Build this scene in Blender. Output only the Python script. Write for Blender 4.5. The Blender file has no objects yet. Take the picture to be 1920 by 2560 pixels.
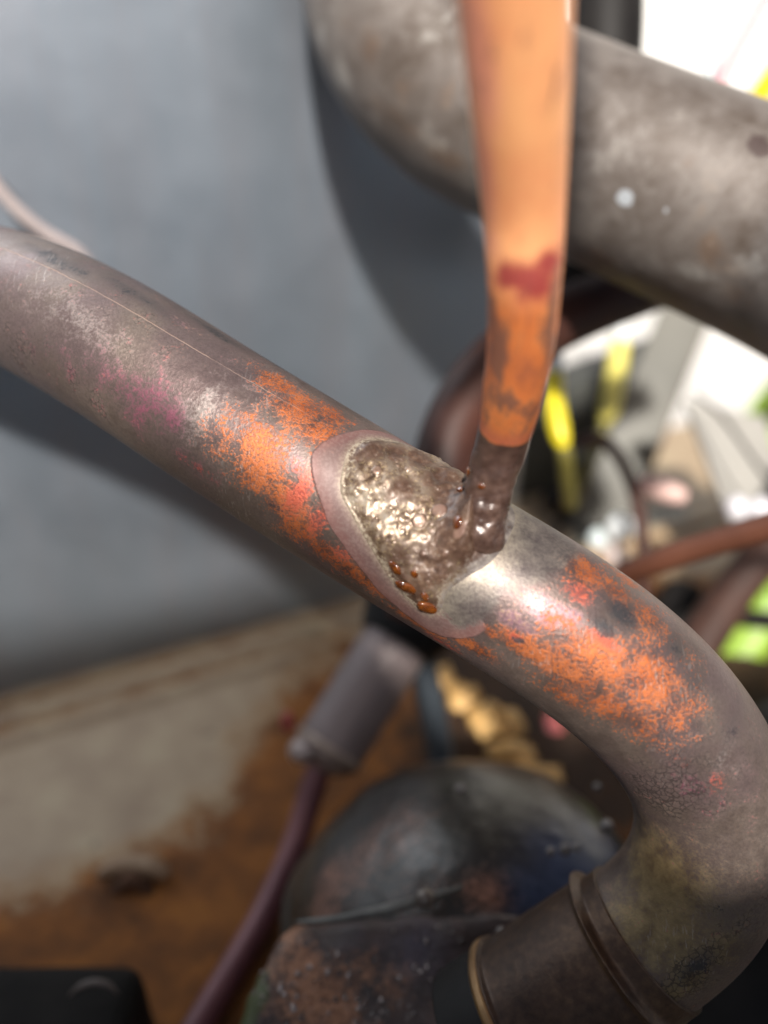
import bpy, bmesh, math, random
import numpy as np
from mathutils import Vector, noise as mnoise
from mathutils.bvhtree import BVHTree
R = math.radians
random.seed(7)
C = bpy.context.scene
COL = C.collection

# ------------------------------------------------------------------ camera, world, sun, exposure
PITCH = R(30)
H = .22                      # camera height over the base pan
ZPAN = .10                   # pan above the ground
CAM = Vector((0, 0, ZPAN + H))
FPX = 1921.0                 # focal length in pixels of the 1920 x 2560 photograph
K = 1920 / 1659              # coordinates below are read on a 1659 px wide view of it
FWD = Vector((0, math.cos(PITCH), -math.sin(PITCH)))
UP = Vector((0, math.sin(PITCH), math.cos(PITCH)))
RT = Vector((1, 0, 0))
cam_d = bpy.data.cameras.new('camera')
cam = bpy.data.objects.new('camera', cam_d)
COL.objects.link(cam)
C.camera = cam
cam.location = CAM
cam.rotation_euler = (R(90) - PITCH, 0, 0)
cam_d.sensor_fit = 'VERTICAL'
cam_d.sensor_height = 36
cam_d.lens = FPX / 2560 * 36
cam_d.clip_start = .004
cam_d.clip_end = 500
cam_d.dof.use_dof = True
cam_d.dof.focus_distance = .121
cam_d.dof.aperture_fstop = cam_d.lens / 4.6      # a 4.6 mm wide aperture
cam_d.dof.aperture_blades = 0

SUN_EL, SUN_AZ = R(41), R(-1)     # travel direction heads to +y, slightly to +x
C.world = bpy.data.worlds.new('World')
C.world.use_nodes = True
wn = C.world.node_tree
bg = wn.nodes['Background']
sky = wn.nodes.new('ShaderNodeTexSky')
sky.sky_type = 'NISHITA'
sky.sun_disc = False
sky.sun_elevation = SUN_EL
sky.sun_rotation = math.pi + SUN_AZ
sky.air_density = .8
sky.dust_density = 5
wn.links.new(sky.outputs[0], bg.inputs[0])
bg.inputs[1].default_value = .05
sd = bpy.data.lights.new('sun', 'SUN')
sun = bpy.data.objects.new('sun', sd)
COL.objects.link(sun)
sd.energy = 5.0
sd.angle = R(3)
sd.color = (1, .95, .88)
sdir = Vector((math.sin(SUN_AZ) * math.cos(SUN_EL), math.cos(SUN_AZ) * math.cos(SUN_EL), -math.sin(SUN_EL)))
sun.rotation_euler = sdir.to_track_quat('-Z', 'Y').to_euler()
sun.location = (0, -2, 3)
C.view_settings.view_transform = 'Standard'
C.view_settings.look = 'None'
C.view_settings.exposure = .45
C.view_settings.gamma = 1
C.render.engine = 'CYCLES'
C.cycles.use_denoising = True
C.cycles.max_bounces = 8
C.cycles.sample_clamp_indirect = 6


def ray(x, y):
    return FWD + RT * ((x * K - 960) / FPX) + UP * ((1280 - y * K) / FPX)


def at(x, y, d):
    return CAM + ray(x, y) * d


def onz(x, y, z):
    r = ray(x, y)
    return CAM + r * ((z - CAM.z) / r.z)


# ------------------------------------------------------------------ material helpers
class M:
    def __init__(s, name):
        s.m = bpy.data.materials.new(name)
        s.m.use_nodes = True
        s.t = s.m.node_tree
        s.b = s.t.nodes['Principled BSDF']
        s.co = s.t.nodes.new('ShaderNodeTexCoord').outputs['Object']

    def put(s, sock, v):
        if isinstance(v, bpy.types.NodeSocket):
            s.t.links.new(v, sock)
        elif isinstance(v, (tuple, list)) and len(v) == 3 and sock.type == 'RGBA':
            sock.default_value = (*v, 1)
        else:
            sock.default_value = v

    def set(s, **k):
        names = dict(col='Base Color', rough='Roughness', metal='Metallic', normal='Normal', coat='Coat Weight', coatr='Coat Roughness',
                     spec='Specular IOR Level', trans='Transmission Weight', ior='IOR', sheen='Sheen Weight', sss='Subsurface Weight', aniso='Anisotropic')
        for a, v in k.items():
            s.put(s.b.inputs[names[a]], v)
        return s

    def noise(s, scale, detail=4, rough=.55, dist=0, off=0, stretch=None):
        n = s.t.nodes.new('ShaderNodeTexNoise')
        n.inputs['Scale'].default_value = scale
        n.inputs['Detail'].default_value = detail
        n.inputs['Roughness'].default_value = rough
        n.inputs['Distortion'].default_value = dist
        mp = s.t.nodes.new('ShaderNodeMapping')
        mp.inputs['Location'].default_value = (off, off * .7, -off * 1.3)
        if stretch:
            mp.inputs['Scale'].default_value = stretch
        s.t.links.new(s.co, mp.inputs[0])
        s.t.links.new(mp.outputs[0], n.inputs['Vector'])
        return n.outputs['Fac']

    def voro(s, scale, feature='F1', warp=0):
        n = s.t.nodes.new('ShaderNodeTexVoronoi')
        n.feature = feature
        n.inputs['Scale'].default_value = scale
        v = s.co
        if warp:
            nn = s.t.nodes.new('ShaderNodeTexNoise')
            nn.inputs['Scale'].default_value = scale * 1.2
            nn.inputs['Detail'].default_value = 3
            s.t.links.new(s.co, nn.inputs['Vector'])
            vm = s.t.nodes.new('ShaderNodeVectorMath')
            vm.operation = 'MULTIPLY_ADD'
            s.t.links.new(nn.outputs['Color'], vm.inputs[0])
            vm.inputs[1].default_value = (warp,) * 3
            s.t.links.new(s.co, vm.inputs[2])
            v = vm.outputs[0]
        s.t.links.new(v, n.inputs['Vector'])
        return n.outputs['Distance']

    def attr(s, name):
        n = s.t.nodes.new('ShaderNodeAttribute')
        n.attribute_name = name
        return n.outputs['Fac']

    def math(s, op, a, b=0.0, c=0.0, clamp=False):
        n = s.t.nodes.new('ShaderNodeMath')
        n.operation = op
        n.use_clamp = clamp
        for i, v in enumerate((a, b, c)):
            s.put(n.inputs[i], v)
        return n.outputs[0]

    def add(s, *v):
        o = v[0]
        for x in v[1:]:
            o = s.math('ADD', o, x)
        return o

    def mul(s, a, b):
        return s.math('MULTIPLY', a, b)

    def step(s, v, lo, hi, a=0.0, b=1.0):
        n = s.t.nodes.new('ShaderNodeMapRange')
        n.interpolation_type = 'SMOOTHSTEP'
        s.put(n.inputs['Value'], v)
        for i, x in zip((1, 2, 3, 4), (lo, hi, a, b)):
            n.inputs[i].default_value = x
        return n.outputs[0]

    def ramp(s, f, stops):
        n = s.t.nodes.new('ShaderNodeValToRGB')
        e = n.color_ramp.elements
        while len(e) < len(stops):
            e.new(.5)
        for q, (p, c) in zip(e, stops):
            q.position = p
            q.color = (*c, 1)
        s.put(n.inputs[0], f)
        return n.outputs[0]

    def mix(s, f, a, b, mode='MIX'):
        n = s.t.nodes.new('ShaderNodeMix')
        n.data_type = 'RGBA'
        n.blend_type = mode
        s.put(n.inputs[0], f)
        s.put(n.inputs[6], a)
        s.put(n.inputs[7], b)
        return n.outputs[2]

    def bump(s, h, strength=.3, dist=.0005, base=None):
        n = s.t.nodes.new('ShaderNodeBump')
        n.inputs['Strength'].default_value = strength
        n.inputs['Distance'].default_value = dist
        s.put(n.inputs['Height'], h)
        if base is not None:
            s.t.links.new(base, n.inputs['Normal'])
        return n.outputs[0]


def simple(name, c1, c2, scale=120, rough=.5, metal=0.0, bs=.2, bd=.0004, coat=0.0, stretch=None, spec=.5):
    m = M(name)
    f = m.noise(scale, 5, .6, stretch=stretch)
    m.set(col=m.ramp(f, [(.3, c1), (.7, c2)]), rough=rough, metal=metal, coat=coat, spec=spec,
          normal=m.bump(m.noise(scale * 5, 3), bs, bd))
    return m.m


# ------------------------------------------------------------------ object helpers
def tag(o, label=None, cat=None, group=None, kind=None):
    for k, v in (('label', label), ('category', cat), ('group', group), ('kind', kind)):
        if v:
            o[k] = v
    return o


def empty(name, loc, label, cat, group=None):
    o = bpy.data.objects.new(name, None)
    o.empty_display_size = .01
    COL.objects.link(o)
    o.location = loc
    o['org'] = tuple(loc)
    del o['org']
    return tag(o, label, cat, group)


def mesh(name, V, F, mat, parent=None, smooth=True, attrs=None):
    """V in world coordinates; the origin stays at the thing's base."""
    me = bpy.data.meshes.new(name)
    V = np.asarray(V, float)
    org = Vector(parent_origin(parent)) if parent else Vector(V.mean(0))
    me.from_pydata([tuple(v) for v in (V - np.array(org))], [], F)
    me.update()
    if smooth:
        me.polygons.foreach_set('use_smooth', [True] * len(me.polygons))
    for k, a in (attrs or {}).items():
        at_ = me.attributes.new(k, 'FLOAT', 'POINT')
        at_.data.foreach_set('value', np.asarray(a, np.float32))
    me.materials.append(mat)
    o = bpy.data.objects.new(name, me)
    COL.objects.link(o)
    if parent:
        o.parent = parent
    else:
        o.location = org
    return o


def parent_origin(p):
    q = Vector(p.location)
    while p.parent:
        p = p.parent
        q = q + Vector(p.location)
    return q


def catmull(P, n):
    P = np.asarray(P, float)
    P = np.vstack([2 * P[0] - P[1], P, 2 * P[-1] - P[-2]])
    seg = len(P) - 3
    # centripetal-ish: sample densely, then resample by arc length
    out = []
    for i in range(seg):
        p0, p1, p2, p3 = P[i:i + 4]
        for t in np.linspace(0, 1, 40, endpoint=False):
            out.append(.5 * ((2 * p1) + (-p0 + p2) * t + (2 * p0 - 5 * p1 + 4 * p2 - p3) * t * t + (-p0 + 3 * p1 - 3 * p2 + p3) * t ** 3))
    out.append(P[-2])
    out = np.array(out)
    L = np.r_[0, np.cumsum(np.linalg.norm(np.diff(out, axis=0), axis=1))]
    u = np.linspace(0, L[-1], n)
    res = np.stack([np.interp(u, L, out[:, i]) for i in range(out.shape[1])], 1)
    return res, u


def smooth_path(P, k):
    for _ in range(k):
        Q = P.copy()
        Q[1:-1] = (P[:-2] + 2 * P[1:-1] + P[2:]) / 4
        P = Q
    return P


class Tube:
    """A swept tube; keeps its centreline, frames and the (s, theta) of each vertex."""

    def __init__(s, pts, rad, n=120, seg=32, cap=True, relax=0):
        P, u = catmull([tuple(p) for p in pts], n)
        P = smooth_path(P, relax)
        s.P = P
        s.u = np.r_[0, np.cumsum(np.linalg.norm(np.diff(P, axis=0), axis=1))]
        T = np.gradient(P, axis=0)
        T /= np.linalg.norm(T, axis=1)[:, None]
        s.T = T
        v = np.cross(T[0], np.array(FWD))
        v /= np.linalg.norm(v)
        A = [v]
        for i in range(1, n):
            v = A[-1] - T[i] * np.dot(A[-1], T[i])
            A.append(v / np.linalg.norm(v))
        s.A = np.array(A)
        s.B = np.cross(T, s.A)
        if callable(rad):
            r = np.array([rad(x / s.u[-1]) for x in s.u])
        elif np.ndim(rad):
            r = np.interp(np.linspace(0, 1, n), np.linspace(0, 1, len(rad)), rad)
        else:
            r = np.full(n, rad)
        s.r = r
        s.n, s.seg = n, seg
        th = np.linspace(0, 2 * math.pi, seg, endpoint=False)
        s.th = th
        N = np.cos(th)[None, :, None] * s.A[:, None] + np.sin(th)[None, :, None] * s.B[:, None]
        s.N = N
        s.V = (P[:, None] + N * r[:, None, None]).reshape(-1, 3)
        s.S = np.repeat(s.u, seg)
        s.TH = np.tile(th, n)
        F = []
        for i in range(n - 1):
            a = i * seg
            for j in range(seg):
                k = (j + 1) % seg
                F.append((a + j, a + k, a + seg + k, a + seg + j))
        s.F = F
        if cap:
            s.F = F + [tuple(range(seg - 1, -1, -1)), tuple(range((n - 1) * seg, n * seg))]
        s.bvh = None

    def hit(s, x, y):
        if s.bvh is None:
            s.bvh = BVHTree.FromPolygons([Vector(v) for v in s.V], s.F[:(s.n - 1) * s.seg])
        h = s.bvh.ray_cast(CAM, ray(x, y).normalized())
        if h[0] is not None:
            return h[0]
        # just off the silhouette: the nearest skin point to the sight line
        rd = np.array(ray(x, y).normalized())
        D = s.V - np.array(CAM)
        t = D @ rd
        d2 = (D ** 2).sum(1) - t ** 2
        k = int(np.argmin(d2))
        return Vector(s.V[k])

    def uv(s, p):
        """(arc length, theta) of a world point near the tube."""
        p = np.array(p)
        i = int(np.argmin(((s.P - p) ** 2).sum(1)))
        d = p - s.P[i]
        ds = float(np.dot(d, s.T[i]))
        return s.u[i] + ds, math.atan2(np.dot(d, s.B[i]), np.dot(d, s.A[i]))

    def point(s, u, th, h=0):
        i = np.interp(u, s.u, np.arange(s.n))
        f = lambda X: np.stack([np.interp(i, np.arange(s.n), X[:, k]) for k in range(3)], -1)
        A, B, P = f(s.A), f(s.B), f(s.P)
        r = np.interp(u, s.u, s.r)
        N = np.cos(th)[..., None] * A + np.sin(th)[..., None] * B
        return P + N * (r + h)[..., None], N


def tube_obj(name, pts, rad, mat, parent=None, n=80, seg=24, cap=True, relax=0):
    t = Tube(pts, rad, n, seg, cap, relax)
    return mesh(name, t.V, t.F, mat, parent)


def box_mesh(corners8):
    F = [(0, 1, 2, 3), (7, 6, 5, 4), (0, 4, 5, 1), (1, 5, 6, 2), (2, 6, 7, 3), (3, 7, 4, 0)]
    return corners8, F


def bev_box(name, corners8, mat, parent=None, bev=.001, sub=0, amp=0, fs=60, seed=0):
    """A box from eight corners, bevelled; optionally subdivided and roughened."""
    bm = bmesh.new()
    vs = [bm.verts.new(c) for c in corners8]
    for f in box_mesh(corners8)[1]:
        bm.faces.new([vs[i] for i in f])
    bmesh.ops.recalc_face_normals(bm, faces=bm.faces)
    if bev:
        bmesh.ops.bevel(bm, geom=list(bm.edges) + list(bm.verts), offset=bev, segments=4, affect='EDGES', profile=.5)
    if sub:
        for _ in range(sub):
            bmesh.ops.subdivide_edges(bm, edges=[e for e in bm.edges if e.calc_length() > .002], cuts=1, use_grid_fill=True)
        bmesh.ops.triangulate(bm, faces=[f for f in bm.faces if len(f.verts) > 4])
    bm.normal_update()
    if amp:
        off = Vector((seed, seed * 2, 5))
        for v in bm.verts:
            v.co += v.normal * amp * (mnoise.fractal(v.co * fs + off, .9, 2.1, 5))
    bm.verts.index_update()
    V = [tuple(v.co) for v in bm.verts]
    F = [tuple(v.index for v in f.verts) for f in bm.faces]
    bm.free()
    return mesh(name, V, F, mat, parent)


def ball(center, rx, ry, rz, seg=16, rings=10, amp=0, fs=100, rot=None):
    V, F = [], []
    c = Vector(center)
    for i in range(rings + 1):
        ph = math.pi * i / rings
        for j in range(seg):
            t = 2 * math.pi * j / seg
            d = Vector((math.sin(ph) * math.cos(t), math.sin(ph) * math.sin(t), math.cos(ph)))
            k = 1 + (amp * mnoise.noise(d * fs + c * 900) if amp else 0)
            q = Vector((d.x * rx, d.y * ry, d.z * rz)) * k
            if rot is not None:
                q.rotate(rot)
            V.append(tuple(c + q))
    for i in range(rings):
        for j in range(seg):
            k = (j + 1) % seg
            F.append((i * seg + j, (i + 1) * seg + j, (i + 1) * seg + k, i * seg + k))
    return V, F


def poly_sd(pts, poly):
    """Signed distance (positive inside) of many 2D points to a polygon."""
    pts = np.asarray(pts, float)
    P = np.asarray(poly, float)
    Q = np.roll(P, -1, axis=0)
    d = np.full(len(pts), 1e9)
    ins = np.zeros(len(pts), bool)
    for a, b in zip(P, Q):
        e = b - a
        w = pts - a
        t = np.clip((w @ e) / (e @ e + 1e-18), 0, 1)
        d = np.minimum(d, ((w - t[:, None] * e) ** 2).sum(1))
        c = ((a[1] > pts[:, 1]) != (b[1] > pts[:, 1])) & (pts[:, 0] < (b[0] - a[0]) * (pts[:, 1] - a[1]) / (b[1] - a[1] + 1e-18) + a[0])
        ins ^= c
    return np.where(ins, 1, -1) * np.sqrt(d)


def closed(pts, n=90):
    """A smooth closed outline through pts."""
    P = np.asarray(pts, float)
    m = len(P)
    out = []
    for i in range(m):
        p0, p1, p2, p3 = P[(i - 1) % m], P[i], P[(i + 1) % m], P[(i + 2) % m]
        for t in np.linspace(0, 1, max(2, n // m), endpoint=False):
            out.append(.5 * ((2 * p1) + (-p0 + p2) * t + (2 * p0 - 5 * p1 + 4 * p2 - p3) * t * t + (-p0 + 3 * p1 - 3 * p2 + p3) * t ** 3))
    return np.array(out)


# ------------------------------------------------------------------ ground and far things
m = M('concrete')
m.set(col=m.ramp(m.noise(9, 8, .65), [(.3, (.62, .60, .57)), (.7, (.76, .75, .72))]), rough=.9, normal=m.bump(m.noise(160, 5), .3, .002))
mat_concrete = m.m
m = M('soil')
m.set(col=m.ramp(m.noise(14, 8, .65), [(.3, (.045, .036, .024)), (.5, (.07, .062, .034)), (.7, (.07, .085, .03))]), rough=.95, normal=m.bump(m.noise(220, 6, .7), .6, .006))
V = [(-60, -60, 0), (60, -60, 0), (60, 120, 0), (-60, 120, 0)]
g = mesh('ground', V, [(0, 1, 2, 3)], m.m, smooth=False)
tag(g, kind='structure')
V = [(-.6, .30, -.02), (7, .40, -.02), (7, 3.2, -.02), (-.6, 2.55, -.02)]
V = V + [(a_, b_, .03) for a_, b_, c_ in V]
o = bev_box('concrete_path', V, mat_concrete, bev=.006)
tag(o, kind='structure')
m = M('white_render')
m.set(col=m.ramp(m.noise(3, 6), [(.3, (.74, .74, .72)), (.7, (.82, .82, .81))]), rough=.85, normal=m.bump(m.noise(90, 4), .25, .004))
V = [(.2, 2.6, 0), (5.2, 3.4, 0), (5.2, 3.55, 0), (.2, 2.75, 0)]
V = V + [(a, b, 2.6) for a, b, c in V]
w = bev_box('house_wall', V, m.m, bev=.01)
tag(w, 'sunlit white rendered wall far beyond the pipes, top right', 'wall')

# ------------------------------------------------------------------ panel and base pan
P1 = onz(0, 1500, ZPAN)
P2 = onz(648, 1322, ZPAN)
TD = (P2 - P1).normalized()                       # along the panel's foot, left to right
PN = Vector((TD.y, -TD.x, 0))                     # towards the camera


def panel_pt(x, y, off=0):
    r = ray(x, y)
    return CAM + r * ((P1 + PN * off - CAM).dot(PN) / r.dot(PN))


m = M('grey_paint')
streak = m.noise(46, 5, .6, stretch=(1, 1, .07))
spots = m.step(m.voro(140), .1, .25, 1, 0)
mot = m.noise(26, 6, .6)
col = m.ramp(mot, [(.3, (.335, .392, .46)), (.7, (.37, .42, .485))])
col = m.mix(m.step(streak, .46, .66, 0, .5), col, (.375, .385, .43))
col = m.mix(m.mul(spots, m.step(m.noise(50, 3, off=3), .5, .72, 0, .3)), col, (.5, .54, .58))
m.set(col=col, metal=.85, rough=m.step(mot, .3, .7, .42, .49), normal=m.bump(m.noise(700, 3), .12, .0003), spec=.4)
mat_panel = m.m
XR = (panel_pt(1098, 560) - P1).dot(TD)


def pan_c(a, w, z):
    return P1 + TD * a + PN * w + Vector((0, 0, z))


def grid_panel():
    xs = [-.45, XR - .002, XR, XR]
    ws = [0, 0, -.002, -.014]
    V, F = [], []
    zs = [0.0005, .6]
    for (x, w) in zip(xs, ws):
        for z in zs:
            V.append(tuple(pan_c(x, w, z)))
    for (x, w) in zip([-.45, XR - .003, XR - .0015, XR - .0015], [-.0015, -.0015, -.0025, -.014]):
        for z in zs:
            V.append(tuple(pan_c(x, w, z)))
    for i in range(3):
        F.append((2 * i, 2 * i + 2, 2 * i + 3, 2 * i + 1))
        F.append((8 + 2 * i, 8 + 2 * i + 1, 8 + 2 * i + 3, 8 + 2 * i + 2))
    for a, b in ((0, 1), (7, 6)):
        F.append((a, b, b + 8, a + 8))
    for i in range(3):
        F.append((2 * i + 1, 2 * i + 3, 2 * i + 11, 2 * i + 9))
        F.append((2 * i + 2, 2 * i, 2 * i + 8, 2 * i + 10))
    return V, F


V, F = grid_panel()
o = mesh('sheet_panel', V, F, mat_panel, smooth=False)
tag(o, 'tall blue-grey painted sheet metal panel behind the two big pipes', 'panel')

fp_ = PN * .335
edge_ = [(-.45, .37), (-.02, .334), (.018, .29), (.04, .238), (.075, .208), (.75, .200)]  # unseen blocker added behind the camera, edge cut to shade the pan
V = [P1 + TD * a_ + fp_ + Vector((0, 0, z)) for a_, z in edge_] + [P1 + TD * a_ + fp_ + Vector((0, 0, -.02)) for a_, z in edge_]
V = V + [v + PN * .002 for v in V]
F = []
ne = len(edge_)
for i in range(ne - 1):
    q_ = (i, i + 1, ne + i + 1, ne + i)
    F += [q_, tuple(2 * ne + k for k in q_[::-1]), (i + 1, i, 2 * ne + i, 2 * ne + i + 1), (ne + i, ne + i + 1, 3 * ne + i + 1, 3 * ne + i)]
F += [(0, ne, 3 * ne, 2 * ne), (2 * ne - 1, ne - 1, 3 * ne - 1, 4 * ne - 1)]
o = mesh('front_panel', V, F, mat_panel, smooth=False)
tag(o, 'low blue-grey cabinet front panel with sloping top edge, before the pan', 'panel')

# pan: beige paint, rusting towards the front and the right
m = M('pan_paint')
rs = m.attr('rust')
fz = m.add(rs, m.mul(m.math('SUBTRACT', m.noise(60, 6, .65), .5), .9), m.mul(m.math('SUBTRACT', m.noise(330, 4), .5), .35))
rustf = m.step(fz, .38, .62)
beige = m.ramp(m.noise(45, 6, .6), [(.3, (.29, .20, .125)), (.55, (.39, .29, .185)), (.75, (.46, .37, .235))])
beige = m.mix(m.step(m.noise(120, 3, off=8), .64, .72, 0, .6), beige, (.16, .11, .07))
beige = m.mix(m.step(fz, .2, .45, 0, .65), beige, (.34, .20, .09))
rust = m.ramp(m.noise(70, 7, .65, off=5), [(.25, (.055, .022, .007)), (.5, (.20, .070, .013)), (.75, (.38, .14, .022))])
pcol = m.mix(m.step(m.add(m.attr('oil'), m.mul(m.math('SUBTRACT', m.noise(80, 5, off=11), .5), 1.2)), .3, .8, 0, .88), m.mix(rustf, beige, rust), (.022, .014, .009))  # dark patch paints the gap's shade into the pan colour
m.set(col=pcol, rough=m.step(fz, .3, .7, .5, .85), normal=m.bump(m.mul(m.noise(420, 6, .7), rustf), .5, .0012))
mat_pan = m.m
na, nw = 150, 120
A_ = np.linspace(-.30, .62, na)
W_ = np.concatenate([np.linspace(-.09, 0, 30), np.linspace(.004, .045, 50), np.linspace(.05, .40, nw - 80)])


def rib(w, c, hw, h):
    return h * np.exp(-((w - c) / hw) ** 4)


V, rustv, F = [], [], []
poly = [tuple((onz(x, y, ZPAN) - CAM).xy) for x, y in ((-300, 2060), (0, 1955), (240, 1880), (420, 1800), (520, 1690), (560, 1590), (640, 1470), (760, 1400), (1100, 1250), (1900, 1250), (1900, 2500), (-300, 2600))]
for a in A_:
    for w_ in W_:
        z = float(rib(w_, .0165, .0045, .0032) + rib(w_, .0285, .0035, .0022))
        p = P1 + TD * a + PN * w_
        V.append((p.x, p.y, ZPAN + z))
sdv = poly_sd([(v[0] - CAM.x, v[1] - CAM.y) for v in V], poly)
rustv = np.clip(.5 + sdv / .05, 0, 1)
for k, v in enumerate(V):          # the valleys between the ribs hold rust too
    w_ = W_[k % nw]
    if .006 < w_ < .03 and v[2] - ZPAN < .0015:
        rustv[k] = max(rustv[k], .42)
for i in range(na - 1):
    for j in range(nw - 1):
        q = i * nw + j
        F.append((q, q + nw, q + nw + 1, q + 1))
gap_shade = poly_sd([(v[0] - CAM.x, v[1] - CAM.y) for v in V], [tuple((onz(x, y, ZPAN) - CAM).xy) for x, y in ((860, 1700), (880, 1420), (1020, 1370), (1250, 1290), (1700, 1290), (1700, 1800), (1200, 1800))])
o = mesh('base_pan', V, F, mat_pan, attrs={'rust': rustv, 'oil': np.clip(.5 + gap_shade / .03, 0, 1)})
tag(o, 'beige painted metal base pan with pressed ribs, rusting orange brown', 'base pan')
# the pan's upstand and underside
mat_dark_rust = simple('dark_rust', (.05, .025, .015), (.14, .06, .025), 90, .85, bs=.5, bd=.001)

# ------------------------------------------------------------------ the brazed pipe
mainpts = [(-900, 640, .26), (-500, 590, .205), (-260, 592, .172), (-120, 612, .158), (20, 643, .1475), (217, 739, .1365), (514, 928, .1300), (830, 1122, .1262), (1160, 1320, .1232), (1330, 1440, .1238),
           (1452, 1560, .1262), (1528, 1690, .1290), (1540, 1810, .1312), (1490, 1935, .1335), (1380, 2035, .1362), (1250, 2120, .1385), (1120, 2205, .141)]
RM = .0127
MT = Tube([at(*p) for p in mainpts], RM, 640, 144, relax=60)


def blob(T, spec):
    """Stains lying on a tube's skin: (x, y, half length, half width, weight)."""
    out = np.zeros(len(T.V))
    for x, y, ra, rb, w in spec:
        p = T.hit(x, y)
        if p is None:
            continue
        d = (p - CAM).dot(FWD)
        k = K * d / FPX
        s0, _ = T.uv(p)
        t = T.T[min(T.n - 1, int(np.searchsorted(T.u, s0)))]
        D = T.V - np.array(p)
        al = D @ t
        ac = np.sqrt(np.maximum((D ** 2).sum(1) - al ** 2, 0))
        out = np.maximum(out, w * np.exp(-((al / (ra * k)) ** 2 + (ac / (rb * k)) ** 2)))
    return out


def unroll(T, outline, n=110):
    pts = []
    for x, y in outline:
        p = T.hit(x, y)
        s0, th = T.uv(p)
        pts.append((s0, th * RM))
    return closed(pts, n)


def unrolled(T):
    th = (T.TH + math.pi) % (2 * math.pi) - math.pi
    return np.stack([T.S, th * RM], 1)


UVM = unrolled(MT)
film_poly = unroll(MT, [(672, 1010), (682, 968), (735, 937), (800, 928), (868, 948), (930, 988), (1000, 1045), (1090, 1110), (1130, 1180), (1090, 1240), (1040, 1320), (1052, 1362),
                        (1010, 1378), (935, 1366), (850, 1306), (772, 1220), (720, 1150), (690, 1080)])
grey_poly = unroll(MT, [(1075, 1060), (1160, 1105), (1248, 1182), (1212, 1235), (1150, 1262), (1085, 1292), (1045, 1345), (985, 1352), (945, 1300), (960, 1180)])
braze_out = [(752, 975), (740, 1010), (735, 1060), (758, 1110), (798, 1180), (846, 1256), (890, 1305), (925, 1328), (952, 1318), (966, 1280), (1005, 1250), (1060, 1215), (1098, 1165),
             (1112, 1110), (1085, 1075), (1020, 1040), (950, 998), (880, 962), (815, 946), (775, 955)]
braze_poly = unroll(MT, braze_out, 160)
A = {}
A['copper'] = blob(MT, [(600, 830, 70, 35, .95), (650, 885, 80, 60, 1), (715, 895, 50, 45, 1), (560, 960, 70, 60, .85), (560, 1020, 70, 60, .9), (620, 1080, 60, 60, .95), (650, 1140, 70, 50, .95),
                        (760, 1235, 110, 35, .95), (700, 1190, 60, 40, 1), (480, 950, 60, 50, .5), (1265, 1235, 55, 55, 1), (1330, 1275, 60, 45, .85), (1400, 1330, 70, 60, .7), (1290, 1420, 150, 60, 1),
                        (1130, 1395, 80, 28, 1.1), (1060, 1365, 40, 18, 1), (1400, 1460, 110, 70, 1), (1230, 1450, 130, 50, .9), (1310, 1520, 120, 45, .85), (1380, 1560, 90, 45, .75), (1220, 1500, 100, 35, .75), (1470, 1530, 60, 60, .7), (860, 1300, 90, 25, .85), (690, 930, 60, 45, 1), (900, 1345, 80, 18, .9), (1020, 1395, 70, 25, .95), (1450, 1540, 80, 60, .7), (1350, 1250, 60, 40, .8), (530, 905, 60, 40, .6), (1500, 1430, 50, 60, .35)])
A['red'] = blob(MT, [(648, 1060, 30, 70, 1), (690, 1120, 30, 60, .9), (730, 1190, 50, 40, .6), (1250, 1280, 40, 40, .8), (1300, 1380, 60, 16, .8), (1115, 1378, 22, 12, 1), (950, 1385, 60, 14, .9), (1550, 1690, 30, 30, .55), (1480, 1650, 20, 16, .5),
                     (640, 1010, 25, 25, .6), (420, 1005, 60, 18, .5)])
A['pink'] = blob(MT, [(320, 875, 75, 65, .75), (370, 905, 40, 35, .8), (270, 845, 55, 40, .55), (420, 1000, 70, 30, .5), (200, 790, 140, 70, .32), (1500, 1700, 60, 50, .4)])
A['lilac'] = blob(MT, [(1180, 1320, 70, 42, 1), (1120, 1345, 60, 30, .9), (1230, 1330, 50, 35, .8), (400, 700, 90, 16, .5), (640, 1000, 30, 40, .55)])
A['dark'] = blob(MT, [(1345, 1325, 48, 34, 1), (1300, 1350, 40, 24, .9), (1122, 1384, 24, 11, 1), (588, 1090, 26, 22, .75), (600, 770, 90, 22, .7), (1460, 1400, 50, 60, .55), (1500, 1475, 40, 50, .55), (470, 720, 110, 24, .7),
                      (300, 640, 160, 26, .6), (120, 560, 160, 30, .65), (1580, 1570, 50, 120, .35), (700, 850, 60, 16, .5), (1500, 2090, 70, 28, .8), (1560, 1960, 60, 60, .5), (100, 740, 70, 50, .3)])  # stains, with the pipe's shaded top edge painted in
A['olive'] = blob(MT, [(1425, 1900, 120, 130, 1.05), (1420, 2010, 140, 130, 1.0), (1480, 2120, 90, 40, .9), (1560, 2050, 60, 60, .7), (1330, 2050, 60, 80, .45)])
A['crackle'] = blob(MT, [(1450, 1720, 90, 110, 1), (1500, 1660, 60, 60, .8), (1480, 2110, 110, 45, 1), (1400, 1640, 60, 60, .4), (100, 800, 160, 60, .35)])
A['pale'] = blob(MT, [(620, 850, 50, 45, .5), (440, 880, 60, 100, .45), (520, 870, 60, 60, .3), (170, 700, 180, 60, .4), (1560, 1640, 60, 50, .35)])  # pale patches paint the broad sheen into the colour
A['film'] = poly_sd(UVM, film_poly) * 1000
A['grey'] = poly_sd(UVM, grey_poly) * 1000
A['braze'] = poly_sd(UVM, braze_poly) * 1000
s1, t1 = MT.uv(MT.hit(500, 800))
s2, t2 = MT.uv(MT.hit(120, 585))
th0 = (MT.TH + math.pi) % (2 * math.pi) - math.pi
s_lin = t2 + (t1 - t2) * (MT.S - s2) / (s1 - s2)
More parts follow.
